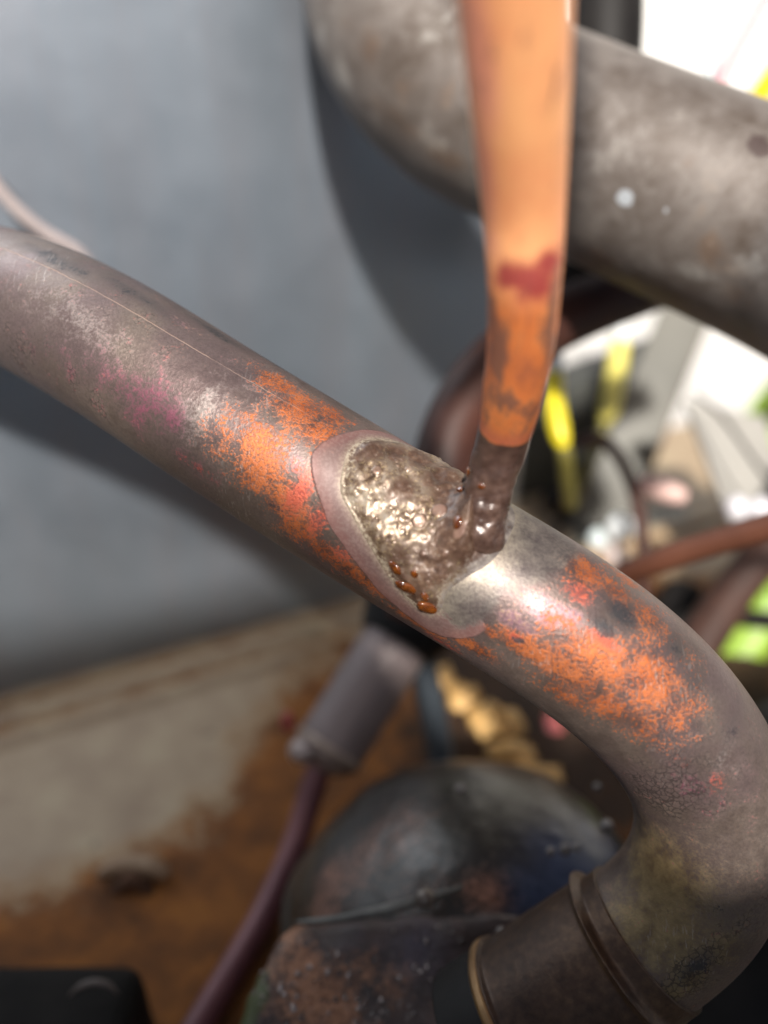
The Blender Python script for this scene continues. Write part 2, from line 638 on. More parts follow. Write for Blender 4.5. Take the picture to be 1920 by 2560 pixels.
A['seam'] = np.clip((th0 - s_lin) * RM * 1000, -8, 8)
A['seamw'] = np.clip(np.minimum((MT.S) / .01, (MT.uv(MT.hit(720, 940))[0] - MT.S) / .01), 0, 1)

m = M('oxidised_copper')
n_big = m.noise(75, 6, .6)
n_mid = m.noise(330, 6, .65, off=2)
n_fin = m.noise(2000, 5, .6, off=4)
n_fin2 = m.noise(3600, 3, .6, off=9)
c05 = lambda x, k: m.mul(m.math('SUBTRACT', x, .5), k * 2.0)
col = m.ramp(m.add(m.mul(n_big, .6), m.mul(n_mid, .4)), [(.34, (.125, .090, .075)), (.5, (.178, .135, .114)), (.66, (.25, .198, .168))])
col = m.mix(m.step(m.noise(48, 4, .6, 0, 12), .42, .62, 0, .55), col, (.165, .112, .118))
col = m.mix(m.step(n_fin, .38, .58, .3, 0), col, (.08, .062, .058))
col = m.mix(m.step(m.add(m.attr('pale'), c05(n_mid, .8), c05(n_fin, .6)), .2, .9, 0, .75), col, (.44, .40, .37))
col = m.mix(m.step(m.add(m.attr('olive'), c05(n_mid, .6), c05(n_fin, .6), c05(n_big, .4)), .1, 1.0, 0, .9), col, m.ramp(n_mid, [(.35, (.165, .112, .052)), (.65, (.34, .255, .125))]))
col = m.mix(m.step(m.add(m.attr('dark'), c05(n_mid, .7), c05(n_fin, .5)), .1, .95, 0, .85), col, m.ramp(n_mid, [(.35, (.045, .042, .045)), (.65, (.095, .088, .085))]))
cr = m.voro(950, 'DISTANCE_TO_EDGE', .0012)
col = m.mix(m.mul(m.step(cr, .0, .16, 1, 0), m.step(m.add(m.attr('crackle'), c05(n_big, 1.0), c05(n_mid, 1.2)), .15, .75, 0, .75)), col, (.045, .036, .034))
pinkf = m.step(m.add(m.attr('pink'), c05(n_mid, 1.1), c05(n_fin, .9)), .2, 1.1, 0, .7)
col = m.mix(pinkf, col, (.33, .085, .15))
col = m.mix(m.step(m.add(m.attr('lilac'), c05(n_mid, .8), c05(n_fin, .7)), .3, .75, 0, .85), col, m.ramp(n_fin, [(.35, (.22, .115, .15)), (.5, (.31, .17, .19)), (.65, (.36, .24, .18))]))
redf = m.step(m.add(m.attr('red'), c05(n_mid, .9), c05(n_fin, .7)), .35, .75, 0, .9)
# copper showing through in fine grains
cf = m.add(m.mul(m.attr('copper'), .78), c05(n_fin, 1.5), c05(n_mid, .9), c05(n_fin2, 1.0), c05(n_big, .5))
copf = m.mul(m.step(cf, .38, .92), m.step(m.attr('copper'), .04, .25))
ccol = m.ramp(m.add(m.mul(n_mid, .5), m.mul(n_big, .5)), [(.34, (.30, .075, .04)), (.46, (.46, .115, .033)), (.57, (.54, .165, .055)), (.68, (.46, .155, .09))])
under = m.step(m.add(m.attr('copper'), c05(n_mid, .5), c05(n_big, .4), c05(n_fin, .25)), .25, .85, 0, .85)
col = m.mix(under, col, m.ramp(n_mid, [(.36, (.13, .062, .045)), (.5, (.26, .105, .065)), (.64, (.36, .14, .085))]))
ccol = m.mix(m.step(n_fin2, .36, .5, .6, 0), ccol, (.13, .05, .035))
col = m.mix(copf, col, ccol)
redf = m.step(m.add(m.attr('red'), c05(n_mid, .7), c05(n_fin, .9), c05(n_fin2, .5)), .3, 1.0, 0, .85)
col = m.mix(redf, col, m.ramp(n_fin, [(.35, (.40, .065, .05)), (.6, (.58, .13, .08))]))
d2 = m.step(m.add(m.attr('dark'), c05(n_mid, 1.3), c05(n_fin, .7)), .62, .9, 0, .9)
col = m.mix(d2, col, (.06, .056, .06))
# flux film: a smooth mauve-grey skin with a sharp rim
fe = m.add(m.attr('film'), c05(n_big, .7), c05(n_mid, .35))
film = m.step(fe, -.15, .25)
fcol = m.ramp(m.add(m.mul(n_big, .5), m.mul(n_mid, .5)), [(.35, (.125, .071, .066)), (.65, (.175, .108, .098))])
fcol = m.mix(m.step(m.add(m.attr('film'), c05(n_mid, 1.5)), 2.6, .1, 0, .55), fcol, (.21, .088, .078))
fcol = m.mix(m.step(n_fin, .44, .6, 0, .35), fcol, (.24, .17, .155))
greyf = m.step(m.add(m.attr('grey'), c05(n_mid, 2.2), c05(n_fin, 1.6)), -.5, .9, 0, .92)
gcol = m.ramp(m.add(m.mul(n_mid, .6), m.mul(n_fin, .4)), [(.36, (.085, .068, .068)), (.5, (.145, .122, .112)), (.64, (.22, .19, .165))])
col = m.mix(m.mul(film, .93), col, fcol)
col = m.mix(greyf, col, gcol)
col = m.mix(m.mul(m.step(m.attr('braze'), -1.2, .2, 0, .75), m.step(n_fin, .4, .6, .4, 1)), col, (.30, .24, .18))
col = m.mix(m.mul(m.mul(greyf, m.step(m.add(m.attr('braze'), c05(n_mid, 3)), -4.5, .2, 0, .7)), m.step(n_fin, .35, .6, .5, 1)), col, (.30, .26, .205))
rim = m.mul(m.mul(m.step(fe, -.05, .06), m.step(fe, .06, .2, 1, 0)), m.step(m.attr('grey'), -1.2, -.2, 1, 0))
col = m.mix(m.mul(rim, .5), col, (.12, .075, .07))
# seam line drawn in the tube
sa = m.math('ABSOLUTE', m.add(m.attr('seam'), c05(n_mid, .25)))
seam = m.mul(m.mul(m.step(sa, .03, .16, 1, 0), m.attr('seamw')), m.step(n_big, .35, .55, .35, 1))
col = m.mix(m.mul(seam, .6), col, (.48, .33, .26))
# fine scratches across the tube
scr = m.mul(m.step(m.noise(2600, 2, .5, 0, 3, (1, .06, .25)), .60, .68), m.step(m.noise(55, 3, off=6), .5, .68))
col = m.mix(m.mul(scr, .35), col, (.42, .37, .34))
h = m.add(m.mul(n_mid, .35), m.mul(n_fin, .65), m.mul(copf, .3), m.mul(seam, .6), m.mul(film, 1.4))
film = m.mul(film, m.math('SUBTRACT', 1.0, greyf))
filmless = m.math('SUBTRACT', 1.0, m.mul(film, .85))
h = m.add(m.mul(m.add(m.mul(n_mid, .35), m.mul(n_fin, .65), m.mul(copf, .3), m.mul(seam, .6)), filmless), m.mul(film, 1.4))
rough = m.add(m.step(n_mid, .3, .7, .38, .52), m.mul(copf, .08), m.mul(film, .04))
m.set(col=col, rough=rough, metal=m.add(.6, m.mul(film, -.4)), normal=m.bump(h, .42, .00022), spec=.5)
mat_ox = m.m

bp = empty('brazed_pipe', MT.P[-1], 'heat-stained copper pipe in focus, bending down at right, thin copper tube brazed on', 'pipe')
pipe = mesh('pipe', MT.V, MT.F, mat_ox, bp, attrs=A)

# thin tube
hit = MT.hit(1030, 1115)
d0 = (hit - CAM).dot(FWD)
tubepts = [(1036, 1196, d0 + .0004), (1040, 1150, d0 - .0014), (1056, 1050, d0 - .0030), (1086, 950, .1085), (1108, 850, .1020), (1125, 740, .0962), (1132, 600, .0905), (1131, 450, .0860), (1122, 230, .0778), (1110, 0, .0710), (1098, -200, .066)]
RT_ = .0043


def tube_r(t):
    tip = min(1, t / .03)
    prof = np.interp(t, [0, .10, .24, .36, .56, .60, 1], [.66, .74, .86, .96, 1.02, 1.05, 1.28])
    return RT_ * math.sqrt(max(.002, 1 - (1 - tip) ** 2)) * prof


TT = Tube([at(*p) for p in tubepts], tube_r, 360, 64, relax=20)
# lumpy solder skin at the lower end
Vt = TT.V.copy()
Nn = TT.N.reshape(-1, 3)
ends, _ = TT.uv(at(1092, 925, .107))
for i in range(len(Vt)):
    wv = max(0, min(1, (ends - TT.S[i]) / .012))
    if wv > 0:
        Vt[i] += Nn[i] * (wv * .0006 * mnoise.fractal(Vector(Vt[i]) * 300, .9, 2, 4) + wv * .0002)
TA = {}
TA['up'] = (TT.S - ends) * 1000
TA['crim'] = blob(TT, [(1110, 600, 42, 70, .85), (1160, 615, 55, 60, 1), (1185, 570, 40, 40, 1), (1140, 640, 30, 40, .7), (1090, 610, 40, 40, .5)])
TA['rose'] = blob(TT, [(1030, 100, 260, 60, 1), (1050, 380, 200, 45, .9), (1060, 520, 60, 40, .7)])
TA['soot'] = blob(TT, [(1075, 760, 70, 22, 1), (1180, 840, 60, 24, 1), (1065, 680, 40, 20, .9), (1100, 870, 30, 40, .5), (1160, 880, 30, 30, .6), (1190, 700, 90, 14, .5)])
m = M('bright_copper')
up = m.attr('up')
nb, nm, nf = m.noise(90, 5), m.noise(420, 6, .65, 0, 3), m.noise(1500, 4, .6, 0, 5)
c = lambda x, k: m.mul(m.math('SUBTRACT', x, .5), k)
mott = m.noise(330, 6, .7, .2, 7, (1, 1, .35))
col_or = m.ramp(m.add(m.mul(nb, .4), m.mul(mott, .6)), [(.33, (.26, .085, .05)), (.47, (.58, .165, .048)), (.62, (.74, .25, .075))])
col_pk = m.ramp(m.add(m.mul(nb, .7), m.mul(nm, .3)), [(.35, (.86, .34, .155)), (.65, (.92, .46, .20))])
col = m.mix(m.step(m.add(up, c(nb, 8)), 19, 27), col_or, col_pk)
col = m.mix(m.step(m.add(m.attr('rose'), c(nb, 1)), .2, 1.0, 0, .75), col, (.80, .30, .22))
col = m.mix(m.step(m.add(m.attr('crim'), c(nm, 1.0), c(mott, 1.0)), .1, .85, 0, .92), col, (.30, .032, .04))
col = m.mix(m.step(m.add(m.attr('soot'), m.step(up, 22, 27, .33, 0), c(mott, 4.5), c(nf, 1)), .3, 1.0, 0, .8), col, (.12, .068, .058))
low = m.step(m.add(up, c(nm, 1.3), c(nb, 1.5)), -.25, .25, 1, 0)
sold = m.ramp(m.add(m.mul(nm, .6), m.mul(nb, .4)), [(.32, (.026, .014, .011)), (.5, (.062, .034, .026)), (.66, (.125, .074, .056))])
edge = m.mul(m.step(up, -.2, .8), m.step(up, .8, 4, 1, 0))
col = m.mix(m.mul(edge, .6), col, (.38, .105, .07))
col = m.mix(low, col, sold)
m.set(col=col, rough=m.add(m.step(nm, .3, .7, .36, .5), m.mul(low, -.1)), metal=m.add(.22, m.mul(low, -.12)), coat=m.mul(low, .15), coatr=.25,
      normal=m.bump(m.add(m.mul(nm, .6), m.mul(nf, .4)), .3, .0002))
mesh('tube', Vt, TT.F, m.m, bp, attrs=TA)
t_end, t_dir = Vector(TT.P[-1]), Vector(TT.T[-1])
b_ = t_end + t_dir * .012
c_ = b_ + Vector((.018, .002, .012))
d_ = c_ + Vector((.016, .002, .020))
up_pts = [t_end - t_dir * .002, t_end + t_dir * .006, b_, c_, d_, d_ + Vector((.002, 0, .03)), d_ + Vector((.002, 0, .07))]  # unseen run, bent so its shadow crosses the wide pipe
tube_obj('tube', up_pts, float(TT.r[-1]) * 1.01, simple('upper_tube_copper', (.86, .36, .16), (.92, .46, .21), 120, .42, .2), bp, 60, 40)  # added unseen run, there for the shadow it casts

# brazing metal: a lumpy, blistered fillet lying on the pipe and climbing the tube
sp = braze_poly
ss = np.linspace(sp[:, 0].min() - .002, sp[:, 0].max() + .002, 270)
tt = np.linspace(sp[:, 1].min() - .002, sp[:, 1].max() + .002, 300)
GS, GT = np.meshgrid(ss, tt, indexing='ij')
gs, gt = GS.ravel(), GT.ravel()
sdm = poly_sd(np.stack([gs, gt], 1), sp)
base, nrm = MT.point(gs, gt / RM, np.zeros_like(gs))
s_foot = MT.uv(MT.hit(1040, 1130))[0]
tc = TT.P[:120:2]
dt = np.full(len(base), 1e9)
for q_, r_ in zip(tc, TT.r[:120:2]):
    dt = np.minimum(dt, np.linalg.norm(base - q_, axis=1) - r_)
lft = np.clip((s_foot - gs) / .004 + .35, .06, 1)
rise = .0050 * lft * np.exp(-np.maximum(dt, 0) / .0016)
ins = np.clip(sdm / .0030, 0, 1)
side = np.clip(((gs - MT.uv(MT.hit(948, 1300))[0]) / .004 + .5), 0, 1)      # the right-hand edge runs out thinly
side = side * side * (3 - 2 * side)
ins = ins * (1 - side) + np.clip(sdm / .0048, 0, 1) * side
ins = ins * ins * (3 - 2 * ins)
lump = np.array([mnoise.fractal(Vector(b) * 230, 1.0, 2.2, 3) for b in base])
wrk = np.array([mnoise.fractal(Vector(b) * 620 + Vector((3, 1, 7)), .8, 2.1, 3) for b in base])
for x, y, h_, r_ in ((985, 1040, .0010, .0026), (800, 970, .0007, .0016), (985, 1110, .0009, .0024), (850, 1040, .0006, .0020)):
    p = np.array(MT.hit(x, y))
    rise = np.maximum(rise, h_ * np.exp(-((base - p) ** 2).sum(1) / r_ ** 2))
hgt = ins * (.0008 + .00060 * lump + .00005 * wrk)
# blisters of set flux: many small, some large
rng = random.Random(4)
cand = [(x, y, r) for x, y, r in ((945, 1110, .0011), (905, 1128, .0011), (985, 1168, .0009), (812, 1023, .0008), (930, 1150, .0005), (960, 1200, .0005),
                                  (915, 1195, .0005), (880, 1020, .0006), (815, 1162, .0005), (900, 1230, .0005), (925, 1255, .0004))]
bub = []
for x, y, r in cand:
    p = MT.hit(x, y)
    s0, th = MT.uv(p)
    bub.append((s0, th * RM, r))
k = 0
while k < 190:
    s0, t0_ = rng.uniform(sp[:, 0].min(), sp[:, 0].max()), rng.uniform(sp[:, 1].min(), sp[:, 1].max())
    if poly_sd([(s0, t0_)], sp)[0] < -.0002:
        continue
    bub.append((s0, t0_, rng.choice((.00013, .00016, .0002, .00025, .00035))))
    k += 1
bh = np.zeros_like(gs)
for s0, t0_, r in bub:
    d = (gs - s0) ** 2 + (gt - t0_) ** 2
    bh = np.maximum(bh, np.sqrt(np.maximum(r * r - d, 0)) * .36)
edge_rim = .00006 * np.exp(-((sdm - .0003) / .00025) ** 2)
tot = hgt + bh * np.clip(sdm / .0004 + .6, 0, 1) * (1 - side * np.clip(1 - sdm / .003, 0, 1)) + rise * np.clip(sdm / .001, 0, 1) + edge_rim * (1 - side)
tot = np.where(sdm < 0, np.minimum(sdm * .25, 0) - .00004, tot)
ax = np.array((at(1086, 950, .1085) - at(1036, 1150, d0)).normalized())
wt = np.clip(rise / .005, 0, 1)[:, None]
dirv = nrm + ax * wt * .8
dirv /= np.linalg.norm(dirv, axis=1)[:, None]
Vb = base + dirv * tot[:, None]
nt_ = len(tt)
F = []
keep = sdm > -.0006
for i in range(len(ss) - 1):
    for j in range(nt_ - 1):
        q = i * nt_ + j
        if keep[q] and keep[q + 1] and keep[q + nt_] and keep[q + nt_ + 1]:
            F.append((q, q + 1, q + nt_ + 1, q + nt_))
used = sorted({v for f in F for v in f})
remap = {v: i for i, v in enumerate(used)}
F = [tuple(remap[v] for v in f) for f in F]
# make the faces look outward
e1 = Vb[used[F[0][1]]] - Vb[used[F[0][0]]]
e2 = Vb[used[F[0][2]]] - Vb[used[F[0][1]]]
if np.dot(np.cross(e1, e2), nrm[used[F[0][0]]]) < 0:
    F = [f[::-1] for f in F]
BA = {'side': (np.clip(1 - sdm / .0030, 0, 1) * side)[used], 'near': np.exp(-np.maximum(dt, 0) / .0022)[used], 'bub': (bh * 1000)[used], 'rimd': (sdm * 1000)[used]}
# brown patches of burnt flux
brown = np.zeros(len(used))
Vu = Vb[used]
for x, y, r in ((800, 975, .0030), (770, 985, .0018), (850, 985, .0022), (905, 1000, .0024), (950, 1040, .003), (870, 1060, .002), (930, 1215, .003), (870, 1200, .0025), (860, 1240, .0022), (900, 1290, .003), (990, 1090, .004), (1000, 1150, .004), (930, 1310, .0022)):
    p = np.array(MT.hit(x, y))
    brown = np.maximum(brown, np.exp(-((Vu - p) ** 2).sum(1) / (1.25 * r) ** 2))
BA['brown'] = brown
BA['edge'] = np.clip(1 - sdm / .0022, 0, 1)[used]
m = M('braze_metal')
nb, nm, nf = m.noise(160, 5), m.noise(600, 6, .65, 0, 3), m.noise(1900, 4, .6, 0, 5)
c = lambda x, k: m.mul(m.math('SUBTRACT', x, .5), k)
silver = m.ramp(m.add(m.mul(nm, .6), m.mul(nb, .4)), [(.34, (.06, .033, .020)), (.44, (.15, .098, .066)), (.53, (.29, .225, .17)), (.64, (.46, .40, .33))])
silver = m.mix(m.step(nf, .5, .66, 0, .35), silver, (.58, .44, .24))
bf = m.step(m.add(m.attr('brown'), m.mul(m.attr('near'), .9), c(nm, 1.8), c(nb, 1.4)), .2, .8, 0, .93)
brn = m.ramp(m.add(m.mul(nm, .7), m.mul(nb, .3)), [(.35, (.026, .013, .009)), (.52, (.075, .036, .022)), (.68, (.16, .085, .048))])
col = m.mix(bf, silver, brn)
col = m.mix(m.step(m.add(m.attr('edge'), c(nm, 1.5), c(nf, 1.5)), .35, .9, 0, .8), col, m.ramp(nf, [(.35, (.22, .155, .115)), (.6, (.42, .355, .27))]))
col = m.mix(m.step(m.attr('bub'), .05, .3, 0, .35), col, (.40, .24, .19))
col = m.mix(m.step(m.add(m.attr('side'), c(nm, 2), c(nf, 1)), .1, .8, 0, .95), col, m.ramp(nm, [(.36, (.085, .068, .068)), (.5, (.145, .122, .112)), (.64, (.22, .19, .165))]))
m.set(col=col, rough=m.add(m.step(nm, .3, .7, .32, .48), m.mul(bf, .04)), metal=m.math('SUBTRACT', .4, m.mul(bf, .25)), coat=.2, coatr=.25,
      normal=m.bump(m.add(m.mul(nm, .7), m.mul(nf, .3)), .3, .00018))
bj = mesh('braze_joint', Vu, F, m.m, bp, attrs=BA)

# amber beads of flux, each one a glassy drop
m = M('amber_flux')
m.set(col=m.ramp(m.noise(900, 3), [(.35, (.06, .013, .001)), (.7, (.18, .048, .003))]), rough=.08, coat=1.0, coatr=.04, spec=.6)
mat_amber = m.m
bvh_b = BVHTree.FromPolygons([Vector(v) for v in Vu], F)
bvh_t = BVHTree.FromPolygons([Vector(v) for v in Vt], TT.F[:(TT.n - 1) * TT.seg])


def top_hit(x, y):
    best = None
    for b in (bvh_b, bvh_t):
        h = b.ray_cast(CAM, ray(x, y).normalized())
        if h[0] is not None and (best is None or h[3] < best[3]):
            best = h
    return best


for x, y, a, b, rot in ((853, 1226, 19, 12, 40), (882, 1270, 34, 16, 52), (925, 1312, 28, 14, 30), (998, 1056, 13, 11, 0), (989, 1128, 13, 16, 10), (895, 1240, 9, 11, 0), (1040, 1050, 8, 7, 0), (917, 1288, 15, 9, 20), (1012, 1020, 9, 16, 0)):
    h = top_hit(x, y)
    if h is None:
        continue
    p, n_ = h[0], h[1]
    if n_.dot(ray(x, y)) > 0:
        n_ = -n_
    d = (p - CAM).dot(FWD)
    s_ = K * d / FPX
    X = RT * math.cos(R(rot)) - UP * math.sin(R(rot))
    X = (X - n_ * X.dot(n_)).normalized()
    Y = n_.cross(X)
    V, F_ = ball((0, 0, 0), a * s_, b * s_, min(a, b) * s_ * .55, 20, 12, .12, 2.2)
    V = [tuple(p + n_ * (.06 * min(a, b) * s_) + X * v[0] + Y * v[1] + n_ * v[2]) for v in V]
    mesh('flux_bead', V, F_, mat_amber, bj)

# socket at the lower end: a belled collar with a rolled rim
m = M('dull_brass')
nb, nm = m.noise(90, 6, .6), m.noise(700, 5)
m.set(col=m.ramp(m.add(m.mul(nb, .6), m.mul(nm, .4)), [(.34, (.030, .015, .009)), (.52, (.072, .039, .023)), (.7, (.15, .09, .05))]), rough=.45, metal=.4, normal=m.bump(nm, .3, .0003))
mat_brass = m.m
i0 = int(np.searchsorted(MT.u, MT.uv(np.array(at(1400, 2022, .1358)))[0]))
sock = [Vector(p) for p in MT.P[i0::6]]
dirn = (sock[-1] - sock[-3]).normalized()
e_ = sock[-1]
cs, rs_ = [], []
L0 = sum((sock[i + 1] - sock[i]).length for i in range(len(sock) - 1))
path = sock + [e_ + dirn * .0012, e_ + dirn * .0024]


def sock_r(t):
    r = .01325 + .0006 * (1 / (1 + math.exp(-(t - .15) * 80)))
    r += .0013 * math.exp(-((t - .17) / .028) ** 2)
    r += .0007 * math.exp(-((t - .97) / .02) ** 2)
    return r


ST = Tube(path, sock_r, 140, 72, relax=10)
mesh('socket', ST.V, ST.F, mat_brass, bp)
e_, dn = Vector(ST.P[-1]), Vector(ST.T[-1])
tube_obj('lip', [e_ - dn * .0013, e_ - dn * .0003, e_ + dn * .0009, e_ + dn * .0018], [.0137, .0147, .0147, .0136], simple('tan_brass', (.20, .105, .04), (.34, .20, .085), 200, .4, .4), bp, 24, 64)

# ------------------------------------------------------------------ big upper pipe
upts = [(1900, 606, .1680), (1700, 520, .1840), (1400, 392, .1960), (1180, 296, .2050), (1004, 210, .2110), (892, 98, .2145), (838, -50, .2155), (828, -260, .2150), (828, -480, .214)]
RU = .0252
UT = Tube([at(*p) for p in upts], RU, 320, 96, relax=40)
m = M('weathered_tube')
nb, nm, nf = m.noise(40, 6, .62), m.noise(150, 6, .65, .4, 3), m.noise(1100, 4, .6, 0, 5)
c = lambda x, k: m.mul(m.math('SUBTRACT', x, .5), k * 3)
col = m.ramp(m.add(m.mul(nb, .5), m.mul(nm, .35), m.mul(nf, .15)), [(.37, (.085, .064, .050)), (.5, (.148, .126, .112)), (.62, (.22, .198, .18))])
col = m.mix(m.step(m.add(m.attr('brown'), c(nm, .9), c(nb, .7), c(nf, .35)), .2, 1.0, 0, .85), col, m.ramp(nm, [(.3, (.075, .048, .036)), (.7, (.16, .105, .07))]))
col = m.mix(m.step(m.add(m.attr('chalk'), c(nm, .9), c(nf, .3)), .2, 1.1, 0, .45), col, (.40, .385, .355))
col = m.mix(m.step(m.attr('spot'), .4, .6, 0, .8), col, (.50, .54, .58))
col = m.mix(m.step(m.add(m.attr('scorch'), c(nm, .8)), .45, .6, 0, .9), col, (.055, .035, .032))
m.set(col=col, rough=m.step(nm, .3, .7, .42, .58), metal=.2, normal=m.bump(m.add(m.mul(nm, .5), m.mul(nf, .5)), .3, .0003))
UA = {
    'brown': blob(UT, [(800, 110, 50, 40, 1), (870, 180, 60, 40, .8), (860, 260, 80, 30, 1), (960, 340, 60, 30, .9), (760, 60, 40, 30, .5), (1540, 545, 60, 40, .7), (1600, 640, 60, 40, .7), (1300, 560, 50, 40, .7), (960, 200, 40, 60, .5), (1490, 350, 18, 18, .6)]),
    'chalk': blob(UT, [(700, 60, 20, 60, 1), (740, 170, 40, 30, .8), (930, 300, 60, 30, .6), (1500, 590, 90, 25, .8), (1380, 590, 60, 25, .6), (1620, 560, 60, 30, .6), (1350, 330, 140, 80, .25), (950, 60, 60, 80, .6)]),
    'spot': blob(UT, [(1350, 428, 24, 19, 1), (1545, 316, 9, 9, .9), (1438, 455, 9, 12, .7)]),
    'scorch': blob(UT, [(1640, 315, 36, 36, 1)]),
}
o = mesh('suction_pipe', UT.V, UT.F, m.m, attrs=UA)
tag(o, 'widest grey-brown weathered pipe crossing the top, curving up against the grey panel', 'pipe')

# ------------------------------------------------------------------ pipes behind
mat_maroon = simple('maroon_copper', (.030, .011, .008), (.065, .022, .014), 70, .55, 0, spec=.3)
o = tube_obj('bent_pipe', [at(*p) for p in ((900, 1330, .225), (925, 1180, .222), (950, 1040, .222), (985, 910, .224), (1060, 800, .228), (1180, 706, .236), (1360, 628, .246), (1560, 560, .258), (1760, 500, .27))], .0092, mat_maroon, n=140, seg=40, relax=20)
tag(o, 'dark maroon pipe bending up behind the brazed joint, under the widest pipe', 'pipe')
mat_black = simple('black_rubber', (.006, .005, .005), (.014, .012, .011), 90, .6, spec=.25)
o = tube_obj('insulated_pipe', [at(*p) for p in ((1306, -260, .262), (1306, -60, .262), (1304, 90, .263), (1290, 260, .268), (1265, 420, .275), (1250, 640, .285))], .0132, mat_black, n=100, seg=40)
tag(o, 'black upright pipe at the top edge, behind the widest pipe', 'pipe')
mat_greywire = simple('grey_cable', (.34, .29, .29), (.44, .38, .37), 80, .5)
pts = [panel_pt(x, y, .012) for x, y in ((-700, -500), (-400, 20), (-160, 250), (-60, 330), (0, 412), (50, 465), (105, 508), (170, 548), (240, 640), (330, 740), (470, 880), (640, 1010))] + [panel_pt(720, 1060, -.004)]
o = tube_obj('cable', pts, .0021, mat_greywire, n=90, seg=16)
tag(o, 'thin greyish pink cable lying along the grey panel at left', 'cable')
mat_redcu = simple('red_brown_tube', (.09, .032, .018), (.15, .056, .032), 60, .5, .1)
o = tube_obj('copper_line', [at(*p) for p in ((1290, 1300, .238), (1345, 1245, .226), (1420, 1212, .214), (1530, 1176, .203), (1660, 1138, .192), (1820, 1090, .18), (2200, 1010, .165), (2800, 1000, .16))], .0036, mat_redcu, n=90, seg=24)
tag(o, 'thin red-brown copper line running to the right edge, above the pipe bend', 'pipe')
o = tube_obj('dark_line', [at(*p) for p in ((1420, 1560, .30), (1500, 1410, .31), (1590, 1270, .32), (1720, 1110, .33), (1950, 780, .345), (2300, 300, .36))], .0088, simple('dark_line', (.03, .014, .010), (.07, .032, .022), 70, .5), n=60, seg=24)
tag(o, 'dark brown pipe slanting behind the thin red-brown copper line', 'pipe')

# ------------------------------------------------------------------ liquid line with filter drier, lower left
mat_drier = simple('drier_shell', (.17, .132, .127), (.24, .19, .184), 60, .5, .1)
mat_plum = simple('plum_tube', (.11, .038, .046), (.19, .07, .075), 60, .45, .15)
ll = empty('filter_drier', onz(800, 1720, ZPAN), 'mauve-grey filter drier cylinder with plum coloured tube running down to the pan', 'filter drier')
D1, D2 = at(890, 1330, .262), at(692, 1650, .246)
ax_ = (D2 - D1).normalized()
prof = [0.0092, .0100, .0100, .0100, .0100, .0100, .0100, .0098]
tube_obj('shell', [D1 + (D2 - D1) * t for t in (0.12, .4, .7, .93)], .0114, mat_drier, ll, 60, 40)
tube_obj('neck', [D1 + (D2 - D1) * t for t in (.92, .95, .98, 1.005, 1.03)], [.0113, .0108, .0098, .0078, .0041], simple('neck', (.22, .17, .15), (.32, .25, .22), 90, .4, .3), ll, 40, 32)
tube_obj('rim', [D1 + (D2 - D1) * t for t in (.885, .90, .915, .93)], [.0114, .0121, .0121, .0114], simple('rim_metal', (.33, .25, .20), (.42, .33, .27), 90, .4, .3), ll, 24, 40)
tube_obj('foam_sleeve', [D1 + (D2 - D1) * t for t in (-.35, -.2, 0, .2)], [.015, .0175, .0172, .0135], mat_black, ll, 30, 32)
b0 = D1 + (D2 - D1) * 1.0
tube_obj('tube', [b0, at(662, 1745, .2425), at(635, 1830, .237), at(575, 1965, .226), at(505, 2090, .213), at(430, 2215, .199), at(360, 2340, .186)], .0041, mat_plum, ll, 100, 24)
lab = at(622, 1560, .240)
V, F_ = ball(lab, .0022, .0022, .0042, 14, 10)
mesh('red_tab', V, F_, simple('red_tab', (.35, .06, .05), (.46, .10, .08), 100, .5), ll)
V, F_ = ball(at(655, 1620, .2395), .0046, .0046, .0042, 16, 10, .1, 3)
mesh('flare_nut', V, F_, simple('nut_metal', (.33, .27, .25), (.44, .36, .33), 90, .35, .4), ll)

# ------------------------------------------------------------------ compressor, bottom right
m = M('compressor_paint')
nb, nm, nf = m.noise(38, 6, .62), m.noise(160, 6, .65, .3, 3), m.noise(900, 4, .6, 0, 5)
c = lambda x, k: m.mul(m.math('SUBTRACT', x, .5), k)
col = m.ramp(m.add(m.mul(nb, .45), m.mul(nm, .2), m.mul(nf, .35)), [(.35, (.010, .008, .006)), (.5, (.022, .017, .013)), (.68, (.048, .037, .028))])
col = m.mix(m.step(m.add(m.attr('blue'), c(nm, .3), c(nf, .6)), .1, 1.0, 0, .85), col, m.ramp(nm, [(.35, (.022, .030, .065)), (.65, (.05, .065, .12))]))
col = m.mix(m.step(m.add(m.attr('pale'), c(nf, .8)), .1, 1.0, 0, .6), col, (.085, .078, .06))
col = m.mix(m.step(m.add(m.attr('rust'), c(nm, .6), c(nf, 1.6)), .2, 1.0, 0, .7), col, m.ramp(nf, [(.3, (.14, .06, .036)), (.65, (.36, .17, .11))]))
col = m.mix(m.step(m.add(m.attr('moss'), c(nm, .9)), .45, .7, 0, .9), col, (.06, .075, .022))
m.set(col=col, rough=m.step(nm, .3, .7, .27, .35), normal=m.bump(m.add(m.mul(nm, .25), m.mul(nf, .75)), .35, .0004), spec=.45)
mat_comp = m.m
m = M('crusted_casting')
nb, nm, nf = m.noise(38, 6, .62), m.noise(160, 6, .65, .3, 3), m.noise(900, 4, .6, 0, 5)
c = lambda x, k: m.mul(m.math('SUBTRACT', x, .5), k)
col = m.ramp(m.add(m.mul(nb, .55), m.mul(nm, .45)), [(.35, (.022, .014, .012)), (.48, (.065, .042, .036)), (.65, (.15, .10, .085))])
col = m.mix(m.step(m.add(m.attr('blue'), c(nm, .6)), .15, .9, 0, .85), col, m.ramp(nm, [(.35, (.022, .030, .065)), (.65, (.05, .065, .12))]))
col = m.mix(m.step(m.add(m.attr('pale'), c(nm, .5)), .1, 1.0, 0, .5), col, (.15, .14, .11))
